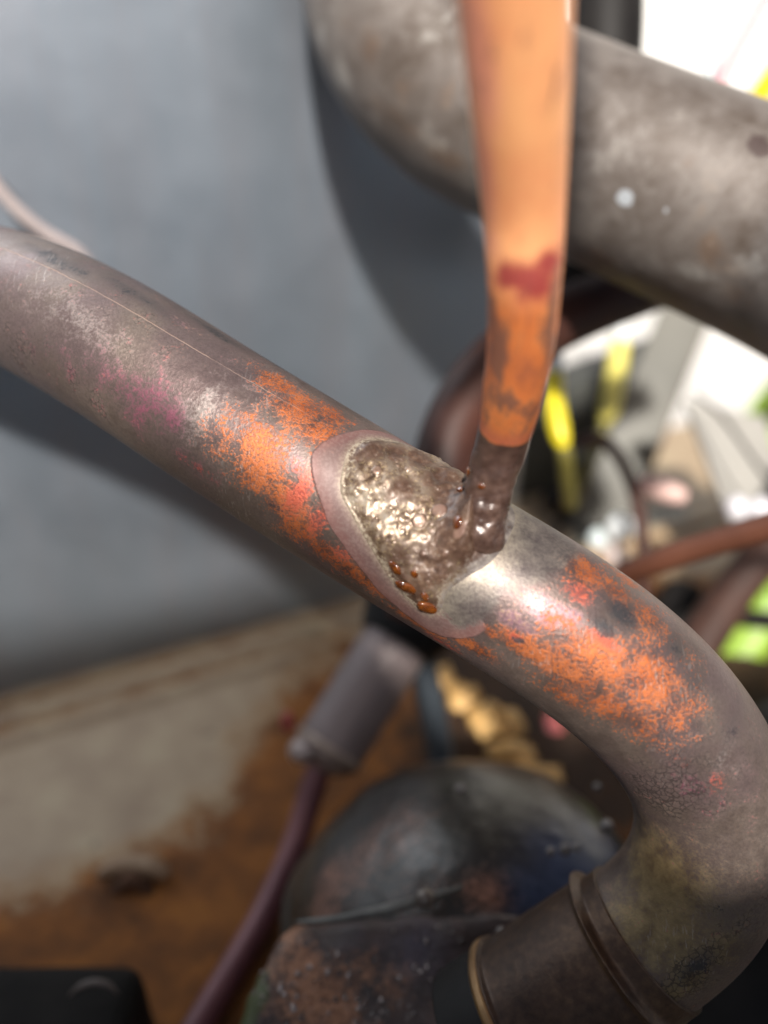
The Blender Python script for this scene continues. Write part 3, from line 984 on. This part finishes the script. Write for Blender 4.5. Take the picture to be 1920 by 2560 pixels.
col = m.mix(m.step(m.add(m.attr('rust'), c(nm, 1.3), c(nf, 1.2)), .25, 1.0, 0, .85), col, m.ramp(nf, [(.3, (.22, .09, .04)), (.65, (.50, .24, .13))]))
col = m.mix(m.step(m.add(m.attr('moss'), c(nm, .9)), .45, .7, 0, .9), col, (.06, .075, .022))
m.set(col=col, rough=m.step(nm, .3, .7, .34, .55), normal=m.bump(m.add(m.mul(nm, .5), m.mul(nf, .5)), .7, .0012), spec=.45)
mat_cast = m.m


def soft(V, spec):
    V = np.asarray(V)
    out = np.zeros(len(V))
    for p, r, w_ in spec:
        out = np.maximum(out, w_ * np.exp(-((V - np.array(p)) ** 2).sum(1) / r ** 2))
    return out


cc = at(1020, 2030, .200)
comp = empty('compressor', Vector((cc.x, cc.y, ZPAN)), 'black domed compressor with blue sheen and rusty front casting, bottom right', 'compressor')
V, F_ = [], []
nr, ns_ = 90, 140
for i in range(nr + 1):
    ph = (math.pi * .62) * i / nr
    for j in range(ns_):
        t = 2 * math.pi * j / ns_
        d = Vector((math.sin(ph) * math.cos(t), math.sin(ph) * math.sin(t), math.cos(ph)))
        q = Vector((d.x * .0485, d.y * .047, d.z * .0425))
        k_ = 1 + .025 * mnoise.noise(d * 2.0) + .004 * mnoise.fractal(d * 9, .8, 2, 4)
        k_ += .035 * math.exp(-((ph - 1.35) / .06) ** 2)
        V.append(tuple(cc + q * k_))
for i in range(nr):
    for j in range(ns_):
        k_ = (j + 1) % ns_
        F_.append((i * ns_ + j, (i + 1) * ns_ + j, (i + 1) * ns_ + k_, i * ns_ + k_))
dome = mesh('dome', V, F_, mat_comp, comp)
DB = BVHTree.FromPolygons([Vector(v) for v in V], F_)


def dome_pts(spec):
    o_ = []
    for x, y, r, w_ in spec:
        h_ = DB.ray_cast(CAM, ray(x, y).normalized())[0]
        if h_ is not None:
            o_.append((h_, r, w_))
    return o_


for nme, spec in (('blue', [(1240, 1880, .014, 1), (1180, 1960, .012, .9), (1300, 1830, .012, .9), (1120, 2040, .010, .7), (1200, 1820, .010, .6)]),  # blue reflection on the dome, painted into its colour
                  ('rust', [(720, 1900, .008, .9), (700, 1960, .008, .8), (860, 1790, .012, .55), (800, 1840, .010, .6), (1050, 1930, .006, .9), (760, 1880, .008, .7), (900, 1900, .010, .4)]),
                  ('pale', [(960, 1690, .007, .8), (1080, 1690, .007, .7), (950, 1790, .010, .6), (880, 1820, .008, .3)]),
                  ('moss', [(1270, 1745, .006, .9), (1360, 1800, .007, .8)])):
    a_ = dome.data.attributes.new(nme, 'FLOAT', 'POINT')
    a_.data.foreach_set('value', soft(V, dome_pts(spec)).astype(np.float32))


def skin(o, x, y):
    b_ = BVHTree.FromPolygons([Vector(v.co) + comp.location for v in o.data.vertices], [tuple(p.vertices) for p in o.data.polygons])
    h_ = b_.ray_cast(CAM, ray(x, y).normalized())[0]
    return h_ if h_ is not None else at(x, y, .17)


# casting in front of the dome
tl, tr = at(592, 1992, .166), at(1150, 1950, .163)
bl, br = at(470, 2300, .1535), at(1150, 2350, .1525)
back = Vector((.004, .012, -.040))
cast = bev_box('casting', [bl, br, tr, tl, bl + back, br + back, tr + back, tl + back], mat_cast, comp, bev=.005, sub=4, amp=.0012, fs=130, seed=3)
vv = np.zeros((len(cast.data.vertices), 3))
cast.data.vertices.foreach_get('co', vv.ravel())
buf = np.zeros(len(cast.data.vertices) * 3)
cast.data.vertices.foreach_get('co', buf)
vv = buf.reshape(-1, 3) + np.array(comp.location)
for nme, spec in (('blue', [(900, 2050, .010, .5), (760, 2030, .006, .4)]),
                  ('rust', [(640, 2080, .007, 1), (670, 2160, .009, 1.1), (720, 2190, .007, 1), (625, 2015, .005, .9), (780, 2110, .006, .7), (850, 2140, .006, .6), (960, 2180, .006, .5)]),
                  ('moss', [(572, 2060, .004, 1), (548, 2140, .005, 1.1), (525, 2200, .005, 1.1), (590, 2010, .003, .8)])):
    spec = [(skin(cast, x, y), r, w_) for x, y, r, w_ in spec]
    a_ = cast.data.attributes.new(nme, 'FLOAT', 'POINT')
    a_.data.foreach_set('value', soft(vv, spec).astype(np.float32))
# the pale weld ridge along the casting's top and the bolt at its end
tube_obj('weld_seam', [at(x, y, d) for x, y, d in ((640, 1992, .1655), (720, 1986, .1640), (800, 1972, .1632), (870, 1955, .1632), (930, 1938, .1640), (1000, 1915, .165))], [.0004, .0008, .0010, .0011, .0009, .0004],
         simple('weld', (.07, .066, .058), (.15, .145, .13), 200, .45, .2), comp, 60, 16)
V, F_ = ball(at(917, 1940, .160), .0021, .0021, .0021, 16, 10, .1, 4)
mesh('bolt', V, F_, simple('bolt_metal', (.08, .065, .055), (.17, .14, .12), 200, .3, .4), comp)
# wet grit caught on the casting, a few grains whitened as sparkles: nobody could count it
bv = BVHTree.FromPolygons([Vector(v) for v in vv], [tuple(p.vertices) for p in cast.data.polygons])
rng = random.Random(11)
V, F_ = [], []
for k in range(330):
    q_ = rng.choice(((640, 2160), (720, 2090), (820, 2150), (900, 2040), (960, 2190), (1000, 2060), (780, 2200), (600, 2100)))
    x, y = rng.gauss(q_[0], 45), rng.gauss(q_[1], 40)
    h_ = bv.ray_cast(CAM, ray(x, y).normalized())
    if h_[0] is None:
        continue
    r = rng.choice((.00015, .00015, .0002, .0002, .00025, .0003, .0004, .0006))
    v_, f_ = ball(h_[0], r, r, r, 8, 5)
    F_ += [tuple(q + len(V) for q in f) for f in f_]
    V += v_
m = M('wet_grit')
m.set(col=m.ramp(m.noise(400, 2), [(.45, (.05, .032, .026)), (.65, (.45, .37, .34))]), rough=.07, coat=1.0, coatr=.03, metal=.3)
tag(mesh('grit', V, F_, m.m, comp), kind='stuff')
for x, y, d, r in ((1310, 1785, .172, .0016), (1290, 1700, .185, .0010), (1220, 1835, .168, .0013), (1245, 1830, .167, .0009), (995, 1705, .185, .0013), (1085, 2020, .157, .0016), (1190, 1840, .168, .0010)):
    V, F_ = ball(at(x, y, d), r, r, r, 14, 8, .2, 3)
    mesh('spatter', V, F_, simple('spatter', (.10, .085, .08), (.2, .175, .16), 300, .3, .2), comp)
# black rubber ring round the socket's foot
e_ = Vector(ST.P[-1])
dn = Vector(ST.T[-1])
tube_obj('rubber_ring', [e_ + dn * .0015, e_ + dn * .003, e_ + dn * .005, e_ + dn * .010], [.0138, .0141, .0141, .0140], mat_black, comp, 30, 48)

# ------------------------------------------------------------------ small things on the pan
mat_mount = simple('mount_rubber', (.007, .006, .005), (.016, .013, .011), 90, .75, spec=.2)
rt = empty('rubber_mount', onz(120, 2200, ZPAN), 'dark rubber mounting foot with two rounded lugs, bottom left corner of the pan', 'rubber mount')


def slab(name, x0, x1, yt, d, zt, dep, mat, bev):
    a_, b_ = at(x0, yt, d), at(x1, yt, d)
    z1 = a_.z
    dy = Vector((0, dep, 0))
    a_, b_ = Vector((a_.x, a_.y, 0)), Vector((b_.x, a_.y, 0))
    lo, hi = Vector((0, 0, ZPAN - .001)), Vector((0, 0, z1 + zt))
    return bev_box(name, [a_ + lo, b_ + lo, b_ + lo + dy, a_ + lo + dy, a_ + hi, b_ + hi, b_ + hi + dy, a_ + hi + dy], mat, rt, bev=bev, sub=2, amp=.0004, fs=80)


slab('lug', 128, 268, 2222, .180, 0, .007, mat_mount, .0025)
slab('lug', -90, 112, 2228, .178, 0, .008, mat_mount, .003)
slab('foot', -200, 262, 2262, .174, 0, .02, mat_mount, .005)
a_ = [at(x, y, .1792) for x, y in ((150, 2150), (175, 2130), (205, 2122), (235, 2128), (255, 2146))]
tube_obj('lip', a_, [.0002, .0007, .0008, .0007, .0002], simple('worn_rubber', (.08, .06, .05), (.13, .10, .085), 150, .5), rt, 30, 10)
tabp = onz(285, 1925, ZPAN)
tb = empty('metal_tab', tabp, 'small curved metal tab bent up from the rusty pan', 'tab')
ts = []
for k in range(9):
    t = -.9 + 1.8 * k / 8
    ts.append(tabp + Vector((.014 * math.sin(t), .010 * math.cos(t) - .004, .004)))
tube_obj('tongue', ts, [.0012, .0026, .0032, .0034, .0034, .0034, .0032, .0026, .0012], simple('tab_metal', (.22, .13, .07), (.36, .25, .16), 120, .5, .2), tb, 50, 16)
tube_obj('root', [tabp + Vector((-.006, 0, -.001)), tabp + Vector((0, .002, .003)), tabp + Vector((.006, 0, -.001))], [.002, .0032, .002], mat_dark_rust, tb, 20, 14)

# ------------------------------------------------------------------ parts at the right, far out of focus
mat_box = simple('dark_grey_paint', (.035, .037, .034), (.065, .067, .06), 30, .6)
c0, c1 = at(1172, 870, .42), at(1400, 775, .44)
z0 = ZPAN
db = Vector((.02, .05, 0))
V = [Vector((c0.x - .01, c0.y, z0)), Vector((c1.x, c1.y, z0)), c1, c0 - Vector((.01, 0, 0))]
bx = empty('control_box', Vector((c0.x, c0.y, z0)), 'dark grey sheet metal box behind the two yellow wires', 'box')
bev_box('casing', V + [v + db for v in V], mat_box, bx, bev=.002)
h_ = at(1205, 1085, .405)
V, F_ = ball(h_, .009, .006, .009, 20, 12)
mesh('grommet', V, F_, mat_black, bx)
m_st = simple('pale_grey_paint', (.09, .088, .074), (.14, .135, .115), 25, .55)
sa_, sb_ = at(1540, 520, .445), at(1265, 1215, .425)
wv = (RT * .92 + UP * .35).normalized() * .0195
nv = Vector((.01, .012, 0))
strut = empty('strut', sb_, 'leaning pale grey sheet metal strut right of the two yellow wires', 'strut')
bev_box('web', [sb_ - wv, sb_ + wv, sa_ + wv, sa_ - wv, sb_ - wv + nv * .25, sb_ + wv + nv * .25, sa_ + wv + nv * .25, sa_ - wv + nv * .25], m_st, strut, bev=.0006)
fl = (FWD * .9 + RT * .3).normalized() * .022
bev_box('flange', [sb_ + wv * 1.0, sb_ + wv * 1.06, sa_ + wv * 1.06, sa_ + wv * 1.0, sb_ + wv + fl, sb_ + wv * 1.06 + fl, sa_ + wv * 1.06 + fl, sa_ + wv + fl], mat_dark_rust, strut, bev=.0003)
o = tube_obj('black_hose', [at(*p) for p in ((1480, 1290, .36), (1440, 1380, .345), (1420, 1500, .325), (1450, 1640, .30), (1500, 1800, .28), (1600, 1930, .26), (1760, 2030, .24))], .0115, mat_black, n=80, seg=28)  # black tube added to darken the gap behind the bend
tag(o, 'thick black hose dropping behind the pipe bend towards the lower right corner', 'hose')
o = tube_obj('conduit', [at(*p) for p in ((880, 1240, .300), (900, 1350, .292), (925, 1480, .280), (950, 1620, .266), (965, 1760, .25))], .0048, simple('blue_black', (.016, .021, .028), (.035, .045, .055), 50, .5), n=60, seg=20)
tag(o, 'dark blue-black conduit in the gap under the pipe, left of the amber pebbles', 'conduit')
ac = onz(1715, 1860, ZPAN)  # black cylinder added where the gap has to look dark
at_ = empty('accumulator', ac, 'black upright accumulator cylinder at the right edge, behind the pipe bend', 'accumulator')
zt = at(1660, 1465, .247).z
tube_obj('body', [ac, ac + Vector((0, 0, (zt - ac.z) * .5)), Vector((ac.x, ac.y, zt - .006))], .026, mat_black, at_, 30, 48)
V, F_ = ball((ac.x, ac.y, zt - .006), .026, .026, .012, 40, 16)
mesh('cap', V, F_, mat_black, at_)
tbx = at(1255, 1190, .40)
tx = empty('terminal_box', Vector((tbx.x, tbx.y, ZPAN)), 'low dark grey terminal box under the white caps, right of the brazed joint', 'box')
u0, u1 = at(1235, 1215, .40), at(1500, 1190, .41)
dy = Vector((.01, .05, 0))
V = [Vector((u0.x, u0.y, ZPAN)), Vector((u1.x, u1.y, ZPAN)), u1, u0]
bev_box('casing', V + [v + dy for v in V], mat_box, tx, bev=.002)
bev_box('lid', [u0 + Vector((-.002, -.002, 0)), u1 + Vector((.002, -.002, 0)), u1 + Vector((.002, -.002, .003)), u0 + Vector((-.002, -.002, .003)), u0 + dy * .95 + Vector((-.002, 0, 0)), u1 + dy * .95 + Vector((.002, 0, 0)), u1 + dy * .95 + Vector((.002, 0, .003)), u0 + dy * .95 + Vector((-.002, 0, .003))], m_st, tx, bev=.0008)
for pts, r, lab in (([(1170, 1190, .40), (1215, 1130, .405), (1235, 1080, .41), (1260, 1000, .418)], .0030, 'short black cable rising behind the joint to the dark grey box'),
                    ([(1400, 1420, .32), (1470, 1350, .32), (1560, 1330, .325), (1700, 1345, .33)], .0040, 'black cable running flat to the right edge above the green weed')):
    o = tube_obj('black_cable', [at(*p) for p in pts], r, mat_black, n=60, seg=16)
    tag(o, lab, 'cable', 'black cables on the right')
q = [onz(x, y, ZPAN + .0006) for x, y in ((1330, 2420), (1420, 1830), (1620, 1560), (1900, 1600), (2100, 2460))]
V = [tuple(v) for v in q] + [tuple(v + Vector((0, 0, .005))) for v in q]
F = [(4, 3, 2, 1, 0), (5, 6, 7, 8, 9)] + [(i, (i + 1) % 5, 5 + (i + 1) % 5, 5 + i) for i in range(5)]
o = mesh('rubber_mat', V, F, mat_black, smooth=False)  # black sheet added to stand for shade under the bend
tag(o, 'black rubber mat on the pan beneath the pipe bend, lower right corner', 'mat')
# pale cover board
m_cv = simple('pale_cover', (.30, .285, .26), (.38, .365, .335), 30, .6)
q = [at(1478, 862, .36), at(1655, 900, .385), at(1740, 1210, .37), at(1590, 1155, .345)]
cv = empty('cover_board', q[3], 'pale cream cover board tilted at the right edge with thin dark wire across', 'board')
tv = FWD * .004
bev_box('board', [q[3], q[2], q[1], q[0], q[3] + tv, q[2] + tv, q[1] + tv, q[0] + tv], m_cv, cv, bev=.0008)
o = tube_obj('thin_wire', [at(*p) for p in ((1500, 850, .345), (1560, 900, .335), (1625, 990, .328), (1700, 1090, .325))], .0009, mat_black, n=50, seg=10)
tag(o, 'thin black wire over the pale cover board', 'wire')

mat_y = simple('yellow_plastic', (.62, .50, .008), (.74, .62, .012), 50, .4)
mat_y2 = simple('pale_yellow_plastic', (.66, .58, .12), (.76, .68, .18), 50, .4)
mat_y_shade = simple('olive_cable', (.10, .085, .018), (.15, .13, .03), 50, .5)  # olive paints the shaded stretch of the yellow wires
mat_y_glare = simple('white_plastic', (.72, .74, .74), (.80, .82, .82), 50, .4)  # white paints their overlit upper stretch
for pts, mt, mt2, lab in (
        ([(1192, 700, .285), (1194, 800, .280), (1198, 870, .276), (1208, 930, .274), (1217, 965, .273)], mat_y, mat_y_glare, 'short bright yellow wire with rounded end just right of the thin copper tube'),
        ([(1350, 660, .412), (1338, 740, .408), (1328, 820, .405), (1316, 880, .403), (1306, 912, .402)], mat_y2, mat_y_glare, 'paler yellow wire with rounded end against the leaning strut')):
    e0 = empty('yellow_wire', at(*pts[-1]), lab, 'wire', 'yellow wires beside the strut')
    P = [at(*p) for p in pts]
    kk = 1.0 if mt is mat_y else 1.4
    tube_obj('sleeve', P[1:] + [P[-1] + (P[-1] - P[-2]) * .25, P[-1] + (P[-1] - P[-2]) * .36], [.0038 * kk] * 5 + [.0038 * kk, .0033 * kk, .001], mt, e0, 80, 20)  # the wire's sunlit stretch, set apart by its bright colour
    tube_obj('lead', [P[0], P[0] * .4 + P[1] * .6, P[1] + (P[2] - P[1]) * .2], .0038, mt2, e0, 30, 18)
    shaded_tail = [(1222, 990, .275), (1226, 1040, .285), (1232, 1090, .30)] if mt is mat_y else [(1300, 940, .402), (1275, 1000, .400), (1235, 1080, .398)]
    tube_obj('tail', [P[-1]] + [at(*p) for p in shaded_tail], .0028, mat_y_shade, e0, 30, 16)
for pts, r, c1_, c2_, lab in (
        ([(1820, -20, .42), (1710, 110, .40), (1640, 205, .385), (1575, 300, .37)], .0058, (.62, .48, .01), (.74, .60, .015), 'thick yellow wire crossing the bright top right corner'),
        ([(1800, 130, .40), (1720, 215, .385), (1655, 275, .37), (1600, 330, .36)], .0050, (.60, .46, .008), (.72, .56, .01), 'lower yellow wire at the right edge, just over the widest pipe'),
        ([(1720, -120, .42), (1640, 20, .41), (1590, 110, .40), (1535, 220, .385), (1500, 300, .375)], .0024, (.50, .03, .09), (.62, .06, .14), 'magenta red wire in the bright top right corner'),
        ([(1600, -120, .43), (1570, 0, .42), (1552, 90, .41), (1525, 200, .40), (1490, 300, .39)], .0018, (.12, .27, .32), (.20, .36, .42), 'thin blue-grey wire left of the magenta one, top right'),
        ([(1760, 60, .43), (1690, 160, .41), (1630, 230, .39), (1570, 320, .38)], .0050, (.10, .11, .13), (.16, .17, .19), 'dark grey cable between the two yellow wires, top right')):
    o = tube_obj('wire', [at(*p) for p in pts], r, simple('wire_skin', c1_, c2_, 60, .4), n=70, seg=16)
    tag(o, lab, 'wire', 'wires in the top right corner')
o = tube_obj('curled_line', [at(*p) for p in ((1250, 960, .315), (1295, 948, .31), (1335, 985, .305), (1366, 1050, .30), (1384, 1130, .297), (1390, 1230, .295), (1385, 1330, .295))], .0026, mat_maroon, n=80, seg=18)
tag(o, 'dark brown curled capillary line hooking down beside the white caps', 'pipe')
o = tube_obj('pink_sleeve', [at(*p) for p in ((1378, 1040, .312), (1392, 1046, .311), (1430, 1058, .309), (1465, 1070, .307), (1482, 1076, .306))], [.0026, .0044, .0046, .0044, .0026], simple('pink_plastic', (.58, .36, .33), (.68, .46, .40), 60, .5), n=50, seg=18)
tag(o, 'short pale pink sleeve lying across the strut', 'sleeve')
for x, y, d, r, cA, cB, lab in ((1340, 1140, .32, .0058, (.75, .78, .78), (.82, .84, .84), 'largest round white cap, right of the pipe below the strut'),
                               (1293, 1165, .33, .0046, (.60, .68, .68), (.68, .75, .75), 'pale greenish white cap left of the largest cap'),
                               (1330, 1200, .325, .0052, (.62, .50, .46), (.70, .58, .53), 'pinkish cap just under the largest white cap'),
                               (1590, 1098, .31, .0048, (.66, .64, .68), (.74, .72, .76), 'pale round cap on the cover board, left of a pair'),
                               (1642, 1102, .31, .0048, (.70, .68, .72), (.78, .76, .80), 'pale round cap on the cover board, right of a pair'),
                               (1430, 1740, .30, .0050, (.52, .52, .56), (.62, .62, .66), 'grey white cap in the gap behind the pipe bend, over the compressor')):
    V, F_ = ball(at(x, y, d), r, r, r * 1.1, 20, 12, .08, 2)
    o = mesh('plastic_cap', V, F_, simple('cap_plastic', cA, cB, 60, .3))  # pale ball made in place of a sun glint
    tag(o, lab, 'cap', 'round pale caps among the wiring')
o = tube_obj('red_plug', [at(*p) for p in ((1185, 1545, .30), (1190, 1560, .30), (1198, 1600, .298), (1212, 1650, .296), (1222, 1690, .296))], [.002, .0058, .0056, .0040, .0026], simple('red_plastic', (.42, .09, .09), (.54, .14, .13), 60, .4), n=50, seg=20)
tag(o, 'rosy red plug in the gap under the pipe, beside the amber pebbles', 'plug')
mat_am = simple('amber_stone', (.66, .36, .10), (.80, .52, .22), 60, .6)
for k, (x, y, r, lab) in enumerate(((912, 1385, .0046, 'amber pebble nearest the pipe, top of the slanting row'), (965, 1440, .0056, 'second amber pebble down the slanting row under the pipe'), (1015, 1482, .0052, 'third amber pebble down the slanting row under the pipe'),
                                    (1062, 1532, .0056, 'cream amber pebble midway down the slanting row'), (1112, 1540, .0050, 'cream amber pebble out right of the slanting row'), (1122, 1608, .0054, 'amber pebble low in the slanting row'),
                                    (1172, 1662, .0072, 'largest orange amber pebble at the foot of the slanting row'))):
    V, F_ = ball(onz(x - 14, y + 24, ZPAN + r), r * rng.uniform(.95, 1.5), r * rng.uniform(.9, 1.2), r * rng.uniform(.7, 1), 20, 14, .55, 1.7)
    o = mesh('pebble', V, F_, mat_am)
    tag(o, lab, 'pebble', 'amber pebbles in the gap under the pipe')

# leafy weed outside, right edge
m = M('leaf')
m.set(col=m.ramp(m.noise(60, 4), [(.3, (.17, .30, .02)), (.7, (.28, .42, .05))]), rough=.45)
mat_leaf = m.m
wd = empty('leafy_plant', onz(1640, 1560, ZPAN - .06), 'bright green leafy weed seen through the gap at the right edge', 'plant')
for (x, y, d, L, ang, wd_) in ((1610, 1375, .33, .052, 58, .013), (1580, 1435, .335, .035, 75, .010), (1660, 1330, .34, .05, 45, .013), (1650, 940, .5, .07, 80, .016), (1690, 880, .52, .08, 60, .018)):
    c_ = at(x, y, d)
    U = (RT * math.cos(R(ang)) + UP * math.sin(R(ang)))
    W2 = (RT * -math.sin(R(ang)) + UP * math.cos(R(ang)))
    V, F_ = [], []
    n_ = 14
    for i in range(n_ + 1):
        t = i / n_
        w2 = wd_ * math.sin(math.pi * min(1, .04 + .96 * t)) ** .8
        b_ = FWD * (.012 * (t - .5) ** 2)
        for s_ in (-1, -.5, 0, .5, 1):
            V.append(tuple(c_ + U * (L * (t - .5)) + W2 * (w2 * s_) + b_ + FWD * (.003 * (1 - s_ * s_))))
    for i in range(n_):
        for j in range(4):
            q_ = i * 5 + j
            F_.append((q_, q_ + 1, q_ + 6, q_ + 5))
    lf = mesh('leaf', V, F_, mat_leaf, wd)
    sm = lf.modifiers.new('thick', 'SOLIDIFY')
    sm.thickness = .0006
root = parent_origin(wd)
tube_obj('stem', [root, at(1640, 1480, .345), at(1620, 1400, .345), at(1660, 1200, .40), at(1690, 950, .53)], .0014, mat_leaf, wd, 40, 10)
